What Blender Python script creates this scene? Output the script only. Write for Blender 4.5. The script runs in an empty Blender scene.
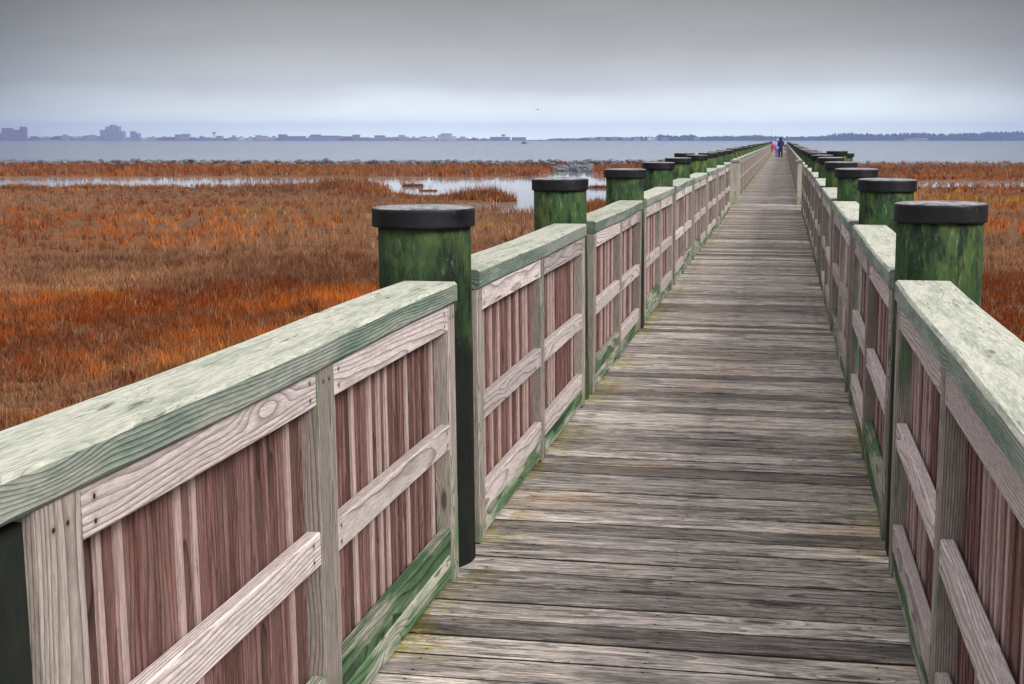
import bpy, math, random
import numpy as np
from mathutils import Vector, Matrix
random.seed(7); RNG = np.random.default_rng(11)
sc = bpy.context.scene
COL = sc.collection
R = math.radians

# ------------------------------------------------------------------ camera
PITCH, YAW, F, PX, PY, H = R(8.722), R(7.824), 1320.0, 600.0, 342.0, 1.6
cam = bpy.data.objects.new('camera', bpy.data.cameras.new('camera'))
COL.objects.link(cam); sc.camera = cam
cam.location = (0, 0, H)
cam.rotation_euler = (R(90) - PITCH, 0, YAW)
cam.data.sensor_width = 36; cam.data.lens = F / 1024 * 36
cam.data.shift_x = -(PX - 512) / 1024
cam.data.clip_end = 20000; cam.data.clip_start = .05

def ground(px, py, z):
    """where the line of sight through a spot of the photograph meets the level z"""
    x, y = px - PX, PY - py
    fw = F * math.cos(PITCH) + y * math.sin(PITCH); up = y * math.cos(PITCH) - F * math.sin(PITCH)
    X = x * math.cos(YAW) - fw * math.sin(YAW); Y = x * math.sin(YAW) + fw * math.cos(YAW)
    t = (z - H) / up
    return (X * t, Y * t)
FWD = Vector((-math.sin(YAW), math.cos(YAW), 0)); SIDE = Vector((math.cos(YAW), math.sin(YAW), 0))
def far(px, Z):
    """point on the level ground at distance Z ahead, in the direction of column px"""
    s = (px - PX) / 1335.0 * Z
    return FWD * Z + SIDE * s

# ------------------------------------------------------------------ render
sc.render.engine = 'CYCLES'
sc.cycles.use_denoising = True
sc.cycles.max_bounces = 6; sc.cycles.diffuse_bounces = 3; sc.cycles.glossy_bounces = 3
sc.cycles.transparent_max_bounces = 8; sc.cycles.volume_bounces = 0
sc.cycles.use_adaptive_sampling = True; sc.cycles.adaptive_threshold = .008
sc.view_settings.view_transform = 'Standard'; sc.view_settings.look = 'None'
sc.render.filter_size = 1.05
sc.view_settings.exposure = 0.12; sc.view_settings.gamma = 1

# ------------------------------------------------------------------ node helpers
class NT:
    def __init__(s, tree): s.t = tree; s.t.nodes.clear()
    def n(s, typ, props=None, **ins):
        nd = s.t.nodes.new(typ)
        for k, v in (props or {}).items(): setattr(nd, k, v)
        for k, v in ins.items():
            key = int(k[1:]) if k[0] == 'i' and k[1:].isdigit() else k.replace('_', ' ')
            s.put(nd.inputs[key], v)
        return nd
    def put(s, sock, v):
        if hasattr(v, 'is_output'): s.t.links.new(v, sock)
        elif hasattr(v, 'outputs'): s.t.links.new(v.outputs[0], sock)
        else: sock.default_value = v
    def m(s, op, a, b=0.0, c=None, clamp=False):
        nd = s.n('ShaderNodeMath', {'operation': op, 'use_clamp': clamp}, i0=a, i1=b)
        if c is not None: s.put(nd.inputs[2], c)
        return nd.outputs[0]
    def vm(s, op, a, b=(0, 0, 0)):
        return s.n('ShaderNodeVectorMath', {'operation': op}, i0=a, i1=b).outputs[0]
    def noise(s, vec, scale=1, detail=2, rough=.5, out=0, dist=0):
        return s.n('ShaderNodeTexNoise', None, Vector=vec, Scale=scale, Detail=detail, Roughness=rough, Distortion=dist).outputs[out]
    def rng(s, v, a, b, c=0.0, d=1.0, smooth=True):
        nd = s.n('ShaderNodeMapRange', {'interpolation_type': 'SMOOTHSTEP' if smooth else 'LINEAR'}, Value=v)
        for k, x in zip(('From Min', 'From Max', 'To Min', 'To Max'), (a, b, c, d)): s.put(nd.inputs[k], x)
        return nd.outputs[0]
    def mix(s, f, a, b, mode='MIX'):
        nd = s.t.nodes.new('ShaderNodeMix'); nd.data_type = 'RGBA'; nd.blend_type = mode
        s.put(nd.inputs[0], f); s.put(nd.inputs[6], a); s.put(nd.inputs[7], b)
        return nd.outputs[2]
    def attr(s, name, out='Vector'): return s.n('ShaderNodeAttribute', {'attribute_name': name}).outputs[out]
def c4(r, g, b): return (r, g, b, 1)
def newmat(name):
    m = bpy.data.materials.new(name); m.use_nodes = True
    return m, NT(m.node_tree)
def finish(m, t, color, rough=.8, bump=None, bstr=.3, bdist=.01, spec=.3, **kw):
    bs = t.n('ShaderNodeBsdfPrincipled')
    t.put(bs.inputs['Base Color'], color); t.put(bs.inputs['Roughness'], rough); bs.inputs['Specular IOR Level'].default_value = spec
    for k, v in kw.items(): t.put(bs.inputs[k.replace('_', ' ')], v)
    if bump is not None:
        b = t.n('ShaderNodeBump', None, Strength=bstr, Distance=bdist, Height=bump)
        t.put(bs.inputs['Normal'], b)
    o = t.n('ShaderNodeOutputMaterial'); t.put(o.inputs[0], bs)
    return m

def wood(name, light, dark, stain, stain_amt=.5, ring_amt=.6, spacing=.0075, green=None, green_lo=.6, green_hi=.75,
         cream=None, moss=False, crack=.68, grow=0.0, streak=False, warp=.04, tone=(.72, 1.22), toes=0.0):
    m, t = newmat(name)
    g = t.attr('grain'); tn = t.attr('tone', 'Fac')
    sp = t.n('ShaderNodeSeparateXYZ', None, Vector=g)
    wn = t.noise(t.vm('MULTIPLY', g, (1.3, 6, 6)), 1, 2, .5, 1)
    ws = t.n('ShaderNodeSeparateXYZ', None, Vector=wn)
    vor = t.n('ShaderNodeTexVoronoi', None, Vector=t.vm('MULTIPLY', g, (1.5, 5.5, 5.5)), Scale=1).outputs['Distance']
    kn = t.rng(vor, 0, .34, 1, 0)
    a = t.m('ADD', sp.outputs[1], t.m('MULTIPLY', t.m('SUBTRACT', ws.outputs[0], .5), warp))
    b = t.m('ADD', sp.outputs[2], t.m('MULTIPLY', t.m('SUBTRACT', ws.outputs[1], .5), warp))
    b = t.m('ADD', b, t.m('MULTIPLY', sp.outputs[0], .006))
    r = t.m('SQRT', t.m('ADD', t.m('MULTIPLY', a, a), t.m('MULTIPLY', b, b)))
    r = t.m('ADD', r, t.m('MULTIPLY', kn, .03))
    ringf = t.m('FRACT', t.m('DIVIDE', r, spacing))
    ring = t.m('POWER', ringf, 1.8 if streak else 3.2)
    ring = t.m('MULTIPLY', ring, t.rng(ringf, .93, 1.0, 1.25, 0))
    fib = t.noise(t.vm('MULTIPLY', g, (16, 150, 150)), 1, 5, .78)
    pat = t.noise(t.vm('MULTIPLY', g, (2.6, 16, 16)), 1, 8, .74)
    crk = t.noise(t.vm('MULTIPLY', g, (3.5, 62, 62)), 1, 5, .72)
    crk = t.rng(crk, crack, crack + .05)
    col = t.mix(t.m('MULTIPLY', ring, ring_amt), c4(*light), c4(*dark))
    col = t.mix(t.m('MULTIPLY', t.rng(pat, .42, .66), stain_amt), col, c4(*stain))
    if streak:      # long weathered streaks, bleached and black
        s1 = t.noise(t.vm('MULTIPLY', g, (2.6, 26, 26)), 1, 8, .78)
        col = t.mix(t.m('MULTIPLY', t.rng(s1, .535, .58), .68), col, c4(.028, .025, .026))
        s2 = t.noise(t.vm('ADD', t.vm('MULTIPLY', g, (2.4, 34, 34)), (7.7, 3, 9)), 1, 8, .78)
        col = t.mix(t.m('MULTIPLY', t.rng(s2, .53, .59), .65), col, c4(.62, .54, .46))
        pos = t.n('ShaderNodeTexCoord').outputs['Object']
        big = t.noise(t.vm('MULTIPLY', g, (1.3, 7, 7)), 1, 8, .72)
        col = t.mix(t.m('MULTIPLY', t.rng(big, .52, .58), .45), col, c4(.045, .042, .045))
        warm = t.noise(t.vm('ADD', t.vm('MULTIPLY', pos, (.8, 1.7, 1)), (31, 5, 0)), 1, 3, .55)
        col = t.mix(t.m('MULTIPLY', t.rng(warm, .54, .66), .3), col, c4(.40, .25, .13))
    if streak:      # nail heads with a little rust bleed
        bl = t.n('ShaderNodeSeparateXYZ', None, Vector=t.attr('bl'))
        px_ = t.n('ShaderNodeSeparateXYZ', None, Vector=t.n('ShaderNodeTexCoord').outputs['Object']).outputs[0]
        px_ = t.m('ADD', px_, t.m('MULTIPLY', t.m('SUBTRACT', tn, .5), .03))
        dmin = t.m('MINIMUM', t.m('MINIMUM', t.m('ABSOLUTE', t.m('ADD', px_, 1.08)), t.m('ABSOLUTE', t.m('ADD', px_, .38))), t.m('ABSOLUTE', t.m('SUBTRACT', px_, .33)))
        da = t.m('ABSOLUTE', t.m('SUBTRACT', t.m('ABSOLUTE', bl.outputs[1]), .045))
        dd = t.m('SQRT', t.m('ADD', t.m('MULTIPLY', dmin, dmin), t.m('MULTIPLY', da, da)))
        halo = t.m('SQRT', t.m('ADD', t.m('MULTIPLY', t.m('MULTIPLY', dmin, dmin), .08), t.m('MULTIPLY', da, da)))
        col = t.mix(t.m('MULTIPLY', t.rng(halo, .014, .002), .45), col, c4(.07, .045, .035))
        col = t.mix(t.rng(dd, .0062, .0045), col, c4(.02, .017, .016))
    if not streak and not name.startswith('red_brown'):     # two nail heads at each end of a timber
        bl = t.n('ShaderNodeSeparateXYZ', None, Vector=t.attr('bl'))
        e1 = t.m('SUBTRACT', bl.outputs[0], t.m('ADD', .03, t.m('MULTIPLY', tn, .02))); e2 = t.m('SUBTRACT', t.m('ABSOLUTE', bl.outputs[1]), .022)
        dd = t.m('SQRT', t.m('ADD', t.m('MULTIPLY', e1, e1), t.m('MULTIPLY', e2, e2)))
        nail_m = t.rng(dd, .0058, .004); nail_h = t.m('MULTIPLY', t.rng(dd, .016, .004), .4)
        col = t.mix(nail_h, col, c4(.12, .06, .035)); col = t.mix(nail_m, col, c4(.025, .02, .018))
    if cream is not None:   # bleached, lichen-pale upper face
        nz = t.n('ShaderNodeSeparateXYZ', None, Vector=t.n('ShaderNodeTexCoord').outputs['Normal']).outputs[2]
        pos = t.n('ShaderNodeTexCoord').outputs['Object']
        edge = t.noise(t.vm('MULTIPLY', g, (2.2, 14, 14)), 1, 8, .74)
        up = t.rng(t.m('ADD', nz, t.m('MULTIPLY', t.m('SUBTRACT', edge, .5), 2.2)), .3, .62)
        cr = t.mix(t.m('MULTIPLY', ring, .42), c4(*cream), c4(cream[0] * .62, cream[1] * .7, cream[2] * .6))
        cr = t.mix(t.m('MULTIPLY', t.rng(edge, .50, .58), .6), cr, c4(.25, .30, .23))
        blot = t.noise(t.vm('ADD', t.vm('MULTIPLY', g, (5, 34, 34)), (5, 5, 5)), 1, 7, .72)
        cr = t.mix(t.m('MULTIPLY', t.rng(blot, .60, .64), .75), cr, c4(.10, .105, .09))
    if green is not None:
        pos = t.n('ShaderNodeTexCoord').outputs['Object']
        gm = t.noise(t.vm('ADD', t.vm('MULTIPLY', g, (1.2, 9, 9)), (3, 0, 0)), 1, 4, .62)
        gm = t.rng(gm, green_lo, green_hi)
        gc = t.mix(t.m('MULTIPLY', ring, .9), c4(*green), c4(green[0] * .12, green[1] * .18, green[2] * .15))
        col = t.mix(gm, col, gc)
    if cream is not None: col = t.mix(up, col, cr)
    if moss:
        mp = t.n('ShaderNodeSeparateXYZ', None, Vector=t.n('ShaderNodeTexCoord').outputs['Object'])
        ex = t.m('ADD', t.rng(mp.outputs[0], -.95, -1.25), t.rng(mp.outputs[0], .28, .52))
        mn = t.noise(t.vm('MULTIPLY', t.n('ShaderNodeTexCoord').outputs['Object'], (3.2, 1.6, 1)), 1, 4, .65)
        mk = t.m('MULTIPLY', ex, t.rng(mn, .47, .55))
        mk2 = t.noise(t.n('ShaderNodeTexCoord').outputs['Object'], 26, 4, .7)
        mk = t.m('MULTIPLY', mk, t.rng(mk2, .40, .52))
        col = t.mix(t.m('MULTIPLY', mk, .85), col, c4(.25, .205, .015))
    if toes:       # green slime where the timber stays wet near the deck
        mp = t.n('ShaderNodeSeparateXYZ', None, Vector=t.n('ShaderNodeTexCoord').outputs['Object'])
        low = t.rng(mp.outputs[2], toes, 0, 0, 1)
        mn = t.noise(t.vm('MULTIPLY', g, (9, 20, 20)), 1, 3, .6)
        col = t.mix(t.m('MULTIPLY', low, t.rng(mn, .4, .6, .1, .8)), col, c4(.10, .17, .08))
    if name.startswith('red_brown'):
        col = t.mix(t.m('MULTIPLY', t.rng(tn, .8, .86), .72), col, c4(.36, .28, .26))
    f = t.rng(fib, .35, .65, *((.62, 1.3) if streak else (.76, 1.18)))
    f = t.m('MULTIPLY', f, t.rng(tn, 0, 1, tone[0], tone[1], False))
    col = t.mix(1.0, col, t.n('ShaderNodeCombineColor', None, Red=f, Green=f, Blue=f).outputs[0], 'MULTIPLY')
    kd = t.rng(vor, *((.05, .14) if streak else (.035, .09)), 1, 0)
    col = t.mix(t.m('MULTIPLY', kd, .8), col, c4(.045, .028, .023))
    col = t.mix(t.m('MULTIPLY', crk, .88), col, c4(.02, .016, .015))
    h = t.m('ADD', t.m('MULTIPLY', ring, .5), t.m('MULTIPLY', fib, .5))
    h = t.m('SUBTRACT', h, t.m('MULTIPLY', crk, 2.0))
    return finish(m, t, col, .85, h, .7, .004, .2)

M = {}
M['cap'] = wood('weathered_cap_timber', (.36, .39, .34), (.05, .075, .06), (.36, .37, .31), .4, .85, .0082,
                green=(.19, .265, .21), green_lo=.42, green_hi=.62, cream=(.50, .495, .425), tone=(.85, 1.12))
M['rail'] = wood('bleached_rail_timber', (.64, .55, .54), (.10, .068, .062), (.42, .37, .35), .45, .72, .0072,
                 green=(.2, .3, .19), green_lo=.64, green_hi=.78)
M['stile'] = wood('grey_stile_timber', (.40, .34, .31), (.09, .07, .06), (.22, .20, .17), .6, .85, .0065,
                  green=(.12, .24, .12), green_lo=.57, green_hi=.72, toes=.25)
M['kick'] = wood('green_kick_timber', (.44, .43, .36), (.09, .10, .07), (.15, .21, .13), .6, .9, .0095,
                 green=(.095, .175, .085), green_lo=.43, green_hi=.55)
M['picket'] = wood('red_brown_picket_timber', (.27, .152, .136), (.048, .022, .019), (.125, .05, .042), .65, .85, .007,
                   tone=(.35, 1.5), crack=.66)
M['deck'] = wood('weathered_deck_plank', (.50, .44, .40), (.13, .112, .10), (.22, .20, .19), .65, .75, .0095,
                 moss=True, streak=True, crack=.62, tone=(.48, 1.5), warp=.07)
M['joist'] = wood('dark_joist_timber', (.16, .13, .10), (.06, .05, .04), (.05, .05, .04), .6, .5, .01)
M['post'] = wood('grey_newel_timber', (.36, .34, .29), (.14, .13, .11), (.16, .15, .06), .6, .5, .007, toes=.35)

def pile_material():
    m, t = newmat('mossy_tarred_pile')
    g = t.attr('grain'); tn = t.attr('tone', 'Fac')
    s1 = t.noise(t.vm('MULTIPLY', g, (5, 16, 16)), 1, 8, .75)
    s2 = t.noise(t.vm('ADD', t.vm('MULTIPLY', g, (12, 60, 60)), (4, 4, 4)), 1, 7, .75)
    s3 = t.noise(t.vm('ADD', t.vm('MULTIPLY', g, (3.5, 7, 7)), (9, 1, 4)), 1, 8, .7)
    col = t.mix(t.rng(s1, .36, .58), c4(.007, .014, .009), c4(.032, .072, .024))
    col = t.mix(t.m('MULTIPLY', t.rng(s3, .48, .64), .75), col, c4(.10, .135, .035))
    col = t.mix(t.m('MULTIPLY', t.rng(s2, .56, .68), .5), col, c4(.24, .31, .17))
    col = t.mix(t.rng(s2, .44, .36), col, c4(.008, .010, .008))
    z = t.n('ShaderNodeSeparateXYZ', None, Vector=t.n('ShaderNodeTexCoord').outputs['Object']).outputs[2]
    zz = t.m('ADD', z, t.m('MULTIPLY', t.m('SUBTRACT', s3, .5), .5))
    tar = t.rng(zz, .98, .72)          # tarred lower shaft
    tar = t.m('MULTIPLY', tar, t.attr('tar', 'Fac')); tar = t.m('MAXIMUM', tar, t.m('SUBTRACT', t.attr('tar', 'Fac'), 1.0), clamp=True)
    col = t.mix(t.m('MULTIPLY', tar, .93), col, c4(.008, .009, .009))
    h = t.m('ADD', t.m('MULTIPLY', s2, 1.0), s1)
    return finish(m, t, col, .8, h, .6, .012, .2)
M['pile'] = pile_material()
def cap_material():
    m, t = newmat('black_pile_cap')
    pos = t.n('ShaderNodeTexCoord').outputs['Object']
    n = t.noise(pos, 9, 4, .6); n2 = t.noise(pos, 45, 3, .6)
    col = t.mix(t.rng(n, .4, .7), c4(.004, .004, .006), c4(.010, .010, .014))
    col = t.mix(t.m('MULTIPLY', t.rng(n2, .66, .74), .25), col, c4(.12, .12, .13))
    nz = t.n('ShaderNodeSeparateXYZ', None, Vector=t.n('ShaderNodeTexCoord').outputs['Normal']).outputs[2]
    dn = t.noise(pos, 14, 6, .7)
    col = t.mix(t.m('MULTIPLY', t.rng(nz, .55, .95), t.rng(dn, .35, .65, .15, 1)), col, c4(.40, .39, .42))  # upward faces paler: sky highlight on the cap tops put into the colour
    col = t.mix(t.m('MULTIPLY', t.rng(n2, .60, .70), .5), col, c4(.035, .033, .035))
    return finish(m, t, col, t.rng(n, .3, .7, .38, .6), t.m('ADD', n, t.m('MULTIPLY', n2, .3)), .10, .006, .3)
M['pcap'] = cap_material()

def plain(name, col, rough=.8, var=.25, scale=3, spec=.3):
    m, t = newmat(name)
    n = t.noise(t.n('ShaderNodeTexCoord').outputs['Object'], scale, 4, .6)
    c = t.mix(t.rng(n, .3, .7), c4(*[x * (1 - var) for x in col]), c4(*[min(1, x * (1 + var)) for x in col]))
    return finish(m, t, c, rough, n, .2, .01, spec)
def attrmat(name, rough=.85, spec=.15):
    m, t = newmat(name)
    return finish(m, t, t.attr('col', 'Color'), rough, None, spec=spec)

# ------------------------------------------------------------------ mesh building
class MB:
    def __init__(s): s.v = []; s.f = []; s.g = []; s.t = []
    def board(s, p0, u, v, w, L, W, T, c=.004, n=6, tone=None, warp=.0, off=None):
        p0, u, v, w = Vector(p0), Vector(u), Vector(v), Vector(w)
        tone = random.random() if tone is None else tone
        off = off or (random.uniform(0, 60), random.uniform(-.12, .12), random.uniform(.03, .2))
        c = min(c, W * .3, T * .3)
        prof = [(-W/2+c, -T/2), (W/2-c, -T/2), (W/2, -T/2+c), (W/2, T/2-c), (W/2-c, T/2), (-W/2+c, T/2), (-W/2, T/2-c), (-W/2, -T/2+c)]
        base = len(s.v); s.bl = getattr(s, 'bl', [])
        ph, ph2 = random.uniform(0, 6), random.uniform(0, 6)
        for i in range(n + 1):
            l = L * i / n
            da = warp * math.sin(l * 2.1 + ph) ; db = warp * math.sin(l * 2.7 + ph2)
            for (a, b) in prof:
                aa = a + da + random.uniform(-1, 1) * warp * .25; bb = b + db + random.uniform(-1, 1) * warp * .2
                s.v.append(p0 + u * l + v * aa + w * bb); s.g.append((l + off[0], a + off[1], b + off[2])); s.t.append(tone); s.bl.append((min(l, L - l), a, b))
        for i in range(n):
            for k in range(8):
                a0 = base + i * 8 + k; a1 = base + i * 8 + (k + 1) % 8
                s.f.append((a0, a1, a1 + 8, a0 + 8))
        s.f.append(tuple(base + k for k in range(7, -1, -1))); s.f.append(tuple(base + n * 8 + k for k in range(8)))
    def lathe(s, prof, seg=28, wob=0.0, tone=.5, off=None, center=(0, 0), chk=0.0, lean=(0, 0)):
        off = off or (random.uniform(0, 50), random.uniform(0, 9), random.uniform(0, 9)); base = len(s.v)
        ph = [random.uniform(0, 6) for _ in range(6)]
        for (r, z) in prof:
            for k in range(seg):
                a = 2 * math.pi * k / seg
                rr = r * (1 + wob * (math.sin(2 * a + ph[0] + z * .6) + .6 * math.sin(3 * a + ph[1] - z) + .35 * math.sin(5 * a + ph[2] + z)))
                if chk: rr -= chk * max(0, math.sin(a * 9 + ph[3] + 2 * math.sin(z * 1.5 + ph[4]))) ** 6
                s.v.append(Vector((center[0] + rr * math.cos(a) + lean[0] * z, center[1] + rr * math.sin(a) + lean[1] * z, z)))
                s.g.append((z + off[0], .16 * math.cos(a) * 1.0 + off[1], .16 * math.sin(a) + off[2])); s.t.append(tone)
        for i in range(len(prof) - 1):
            for k in range(seg):
                a0 = base + i * seg + k; a1 = base + i * seg + (k + 1) % seg
                s.f.append((a0, a1, a1 + seg, a0 + seg))
        s.f.append(tuple(base + k for k in range(seg - 1, -1, -1)))
        t0 = base + (len(prof) - 1) * seg; s.f.append(tuple(t0 + k for k in range(seg)))
    def box(s, x0, x1, y0, y1, z0, z1):
        b = len(s.v)
        for z in (z0, z1):
            for (x, y) in ((x0, y0), (x1, y0), (x1, y1), (x0, y1)):
                s.v.append(Vector((x, y, z))); s.g.append((x, y, z)); s.t.append(.5)
        for q in ((3, 2, 1, 0), (4, 5, 6, 7), (0, 1, 5, 4), (1, 2, 6, 5), (2, 3, 7, 6), (3, 0, 4, 7)): s.f.append(tuple(b + i for i in q))
    def mesh(s, name, mat, smooth=False):
        me = bpy.data.meshes.new(name)
        me.from_pydata([tuple(v) for v in s.v], [], s.f)
        a = me.attributes.new('grain', 'FLOAT_VECTOR', 'POINT'); a.data.foreach_set('vector', np.array(s.g, 'f').ravel())
        a = me.attributes.new('tone', 'FLOAT', 'POINT'); a.data.foreach_set('value', np.array(s.t, 'f'))
        if len(getattr(s, 'bl', [])) == len(s.v):
            a = me.attributes.new('bl', 'FLOAT_VECTOR', 'POINT'); a.data.foreach_set('vector', np.array(s.bl, 'f').ravel())
        if mat: me.materials.append(mat)
        if smooth: me.polygons.foreach_set('use_smooth', [True] * len(me.polygons))
        me.update(); return me
    def build(s, name, mat, parent=None, smooth=False):
        return link(name, s.mesh(name, mat, smooth), parent)
def link(name, data, parent=None):
    o = bpy.data.objects.new(name, data); COL.objects.link(o)
    if parent: o.parent = parent
    return o
def tag(o, label=None, cat=None, group=None, kind=None):
    if label: o['label'] = label
    if cat: o['category'] = cat
    if group: o['group'] = group
    if kind: o['kind'] = kind
    return o
def empty(name, loc=(0, 0, 0), rz=0):
    o = link(name, None); o.location = loc; o.rotation_euler = (0, 0, rz); o.empty_display_size = .2
    return o
def copy_tree(o, parent=None):
    c = o.copy(); COL.objects.link(c); c.parent = parent
    for ch in [x for x in bpy.data.objects if x.parent == o]: copy_tree(ch, c)
    return c
def raw(name, v, f, mat, col=None, smooth=False, parent=None):
    me = bpy.data.meshes.new(name); me.from_pydata(v, [], f)
    if col is not None:
        a = me.attributes.new('col', 'FLOAT_COLOR', 'POINT')
        cc = np.ones((len(v), 4), 'f'); cc[:, :3] = col; a.data.foreach_set('color', cc.ravel())
    me.materials.append(mat)
    if smooth: me.polygons.foreach_set('use_smooth', [True] * len(me.polygons))
    me.update(); return link(name, me, parent)

ORD = ['nearest', 'second', 'third', 'fourth', 'fifth', 'sixth', 'seventh', 'eighth', 'ninth', 'tenth', 'eleventh', 'twelfth']
def ordinal(n):
    if n < len(ORD): return ORD[n]
    n += 1
    return '%d%s' % (n, {1: 'st', 2: 'nd', 3: 'rd'}.get(n % 10 if n // 10 != 1 else 0, 'th'))

# ------------------------------------------------------------------ railing sections
XL, XR, PER, LEN = -1.165, .425, 3.2, 2.84
CAPW, CAPT, CAPZ = .205, .076, 1.094
UP, YA = (0, 0, 1), (0, 1, 0)
def section(side, length=LEN, cap_ext=0.0, start=0.0, sws=(.09, .09, .09)):
    """local frame: x=0 is the walkway face, +x away from the walkway (times side), y from 0 to length"""
    s = side; root = empty('railing_section')
    ox = (s, 0, 0)
    mb = MB(); mb.board(((-.012 + CAPW / 2) * s, -cap_ext, CAPZ - CAPT / 2), YA, ox, UP, length + cap_ext + random.uniform(-.01, .012), CAPW, CAPT, .009, 18, warp=.0025,
                        off=(random.uniform(0, 60), random.uniform(-.06, .06), random.uniform(.04, .1)))
    mb.build('cap_rail', M['cap'], root)
    top = CAPZ - CAPT - .001; mid = length / 2 if not start else 1.605
    ys = [start, mid - sws[1] / 2, length - sws[2]]
    for y, sw in zip(ys, sws):
        mb = MB(); mb.board((.045 * s, y + sw / 2, .002), UP, YA, ox, top - .002, sw, .09, .005, 6, warp=.0012)
        mb.build('stile', M['stile'], root)
    for k in (0, 1):
        y0, y1 = ys[k] + sws[k] + .001, ys[k + 1] - .001; L = y1 - y0
        def rail(name, zc, w, mat, inset=.004, th=.038, sl=0.0):
            mb = MB(); d = Vector((0, L, sl)); d.normalize()
            mb.board(((inset + th / 2) * s, y0, zc), d, (0, -d.z, d.y), ox, L, w, th, .004, 8, warp=.0012)
            return mb.build(name, M[mat], root)
        j = random.uniform(-.012, .012)
        rail('top_rail', top - .047, .092, 'rail', .003)
        rail('middle_rail', .53 + j, .09, 'rail', .004, sl=random.uniform(-.012, .012))
        rail('bottom_rail', .152, .094, 'kick' if (start or random.random() < .25) else 'rail', .005)
        rail('kick_board', .056, .090, 'kick', .008, .034)
        mb = MB(); y = y0 + .002
        while y < y1 - .02:     # dark boards and narrow proud battens; pale ones stand in for lit board edges
            w = min(random.uniform(.042, .056), y1 - y); dx = random.uniform(0, .005)
            if w < .012: break
            mb.board(((.066 + dx) * s, y + w / 2, .02), UP, YA, ox, .94, w + .018, .018, .002, 3, warp=.0008, tone=random.uniform(.0, .72))
            y += w
            w = min(random.uniform(.016, .026), y1 - y)
            if w < .010: break
            mb.board(((.055 + dx) * s, y + w / 2, .02), UP, YA, ox, .94, w - .002, .016, .002, 3, warp=.0008, tone=random.choice((.86, .92, 1, .6, .4, .5)))
            y += w + .009
        mb.build('picket_panel', M['picket'], root)
    return root
NS = 9
side_word = {-1: 'left', 1: 'right'}
for s in (-1, 1):
    protos = []
    for k in range(NS):
        if k < 5:
            if s < 0 and k == 0:
                o = section(s, 2.84 + .14, .35, .25, (.14, .125, .09)); o.location = (XL, 4.62 - 2.98, 0)
            else:
                o = section(s); o.location = (XL if s < 0 else XR, (4.62 if s < 0 else 4.90) - LEN + PER * k, 0)
            protos.append(o)
        else:
            o = copy_tree(protos[1 + (k * 2) % 4]); o.location = (XL if s < 0 else XR, (4.62 if s < 0 else 4.90) - LEN + PER * k, 0)
        if k: o.rotation_euler = (random.uniform(-.0025, .0025), random.uniform(-.006, .006), random.uniform(-.003, .003)); o.location.z = random.uniform(-.003, .006)
        lab = {0: 'weathered timber railing section with green streaked cap, nearest the camera on the %s',
               }.get(k, 'weathered timber railing section, ' + ordinal(k) + ' from the camera along the %s side')
        tag(o, lab % side_word[s], 'railing', 'railing sections along the near boardwalk')

# far sections, one small mesh each
def far_section(s):
    mb = MB(); ox = (s, 0, 0); root = empty('railing_section')
    mb.board((.1 * s, 0, 1.05), YA, ox, UP, 2.9, .2, .08, .01, 1); mb.build('cap_rail', M['cap'], root)
    mb = MB()
    for y in (0, 1.37, 2.75): mb.board((.045 * s, y + .045, 0), UP, YA, ox, 1.005, .09, .09, .005, 1)
    for z in (.96, .53, .15): mb.board((.025 * s, 0, z), YA, UP, ox, 2.84, .09, .038, .004, 1)
    for i in range(22): mb.board((.058 * s, .11 + i * .122, .05), UP, YA, ox, .9, .09, .02, .002, 1)
    mb.build('rail_frame', M['stile'], root)
    return root
FY0 = 33.75; NF = 42
for s in (-1, 1):
    p = far_section(s)
    for k in range(NF):
        o = p if k == 0 else copy_tree(p)
        o.location = ((XL - .035) if s < 0 else (XR - .02), FY0 + PER * k, 0)
        tag(o, 'distant railing section, %s beyond the grey newel post on the %s' % (ordinal(k).replace('nearest', 'first'), side_word[s]), 'railing', 'railing sections along the far boardwalk')

# ------------------------------------------------------------------ pilings
def piling(r, top, tar=1.0, cr=.18, seg=32, bottom=-2.6):
    root = empty('piling'); top -= .02
    prof = [(r * (1.10 - .10 * (z - bottom) / (top - bottom)), z) for z in np.linspace(bottom, top - .03, 14)]
    mb = MB(); mb.lathe(prof, seg, .012, random.random(), chk=.006)
    me = mb.mesh('shaft', M['pile'], True)
    a = me.attributes.new('tar', 'FLOAT', 'POINT'); a.data.foreach_set('value', [tar] * len(me.vertices))
    link('shaft', me, root)
    hcap = .074
    prof = [(cr - .012, top - hcap + .002), (cr - .002, top - hcap + .003), (cr, top - hcap + .006), (cr, top - hcap + .012), (cr * 1.002, top - .014), (cr * 1.002, top - .009), (cr - .002, top - .004), (cr - .007, top - .001), (cr - .016, top + .0005), (cr * .8, top + .003), (cr * .5, top + .005), (.03, top + .007)]
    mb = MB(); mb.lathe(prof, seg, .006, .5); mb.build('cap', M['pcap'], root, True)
    return root
LP = [(-1.325, 4.80, .170, .190, 1.372, 1.35), (-1.338, 8.02, .160, .175, 1.385, .35), (-1.325, 11.2, .160, .180, 1.372, .9), (-1.345, 14.4, .158, .178, 1.375, .8),
      (-1.37, 17.6, .158, .178, 1.380, .6), (-1.345, 20.8, .158, .176, 1.380, .8), (-1.34, 24.0, .158, .178, 1.385, .8), (-1.34, 27.2, .158, .178, 1.38, .8), (-1.34, 30.4, .158, .178, 1.38, .8)]
RP = [(.592, 5.10, .160, .172, 1.385, .9), (.622, 8.3, .165, .180, 1.38, .9), (.615, 11.5, .160, .182, 1.375, .6), (.62, 14.7, .158, .180, 1.378, .5),
      (.63, 17.9, .158, .178, 1.385, .7), (.61, 21.1, .158, .178, 1.38, .8), (.60, 24.3, .158, .178, 1.385, .8), (.60, 27.5, .158, .178, 1.38, .8), (.60, 30.7, .158, .178, 1.38, .8)]
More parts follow.
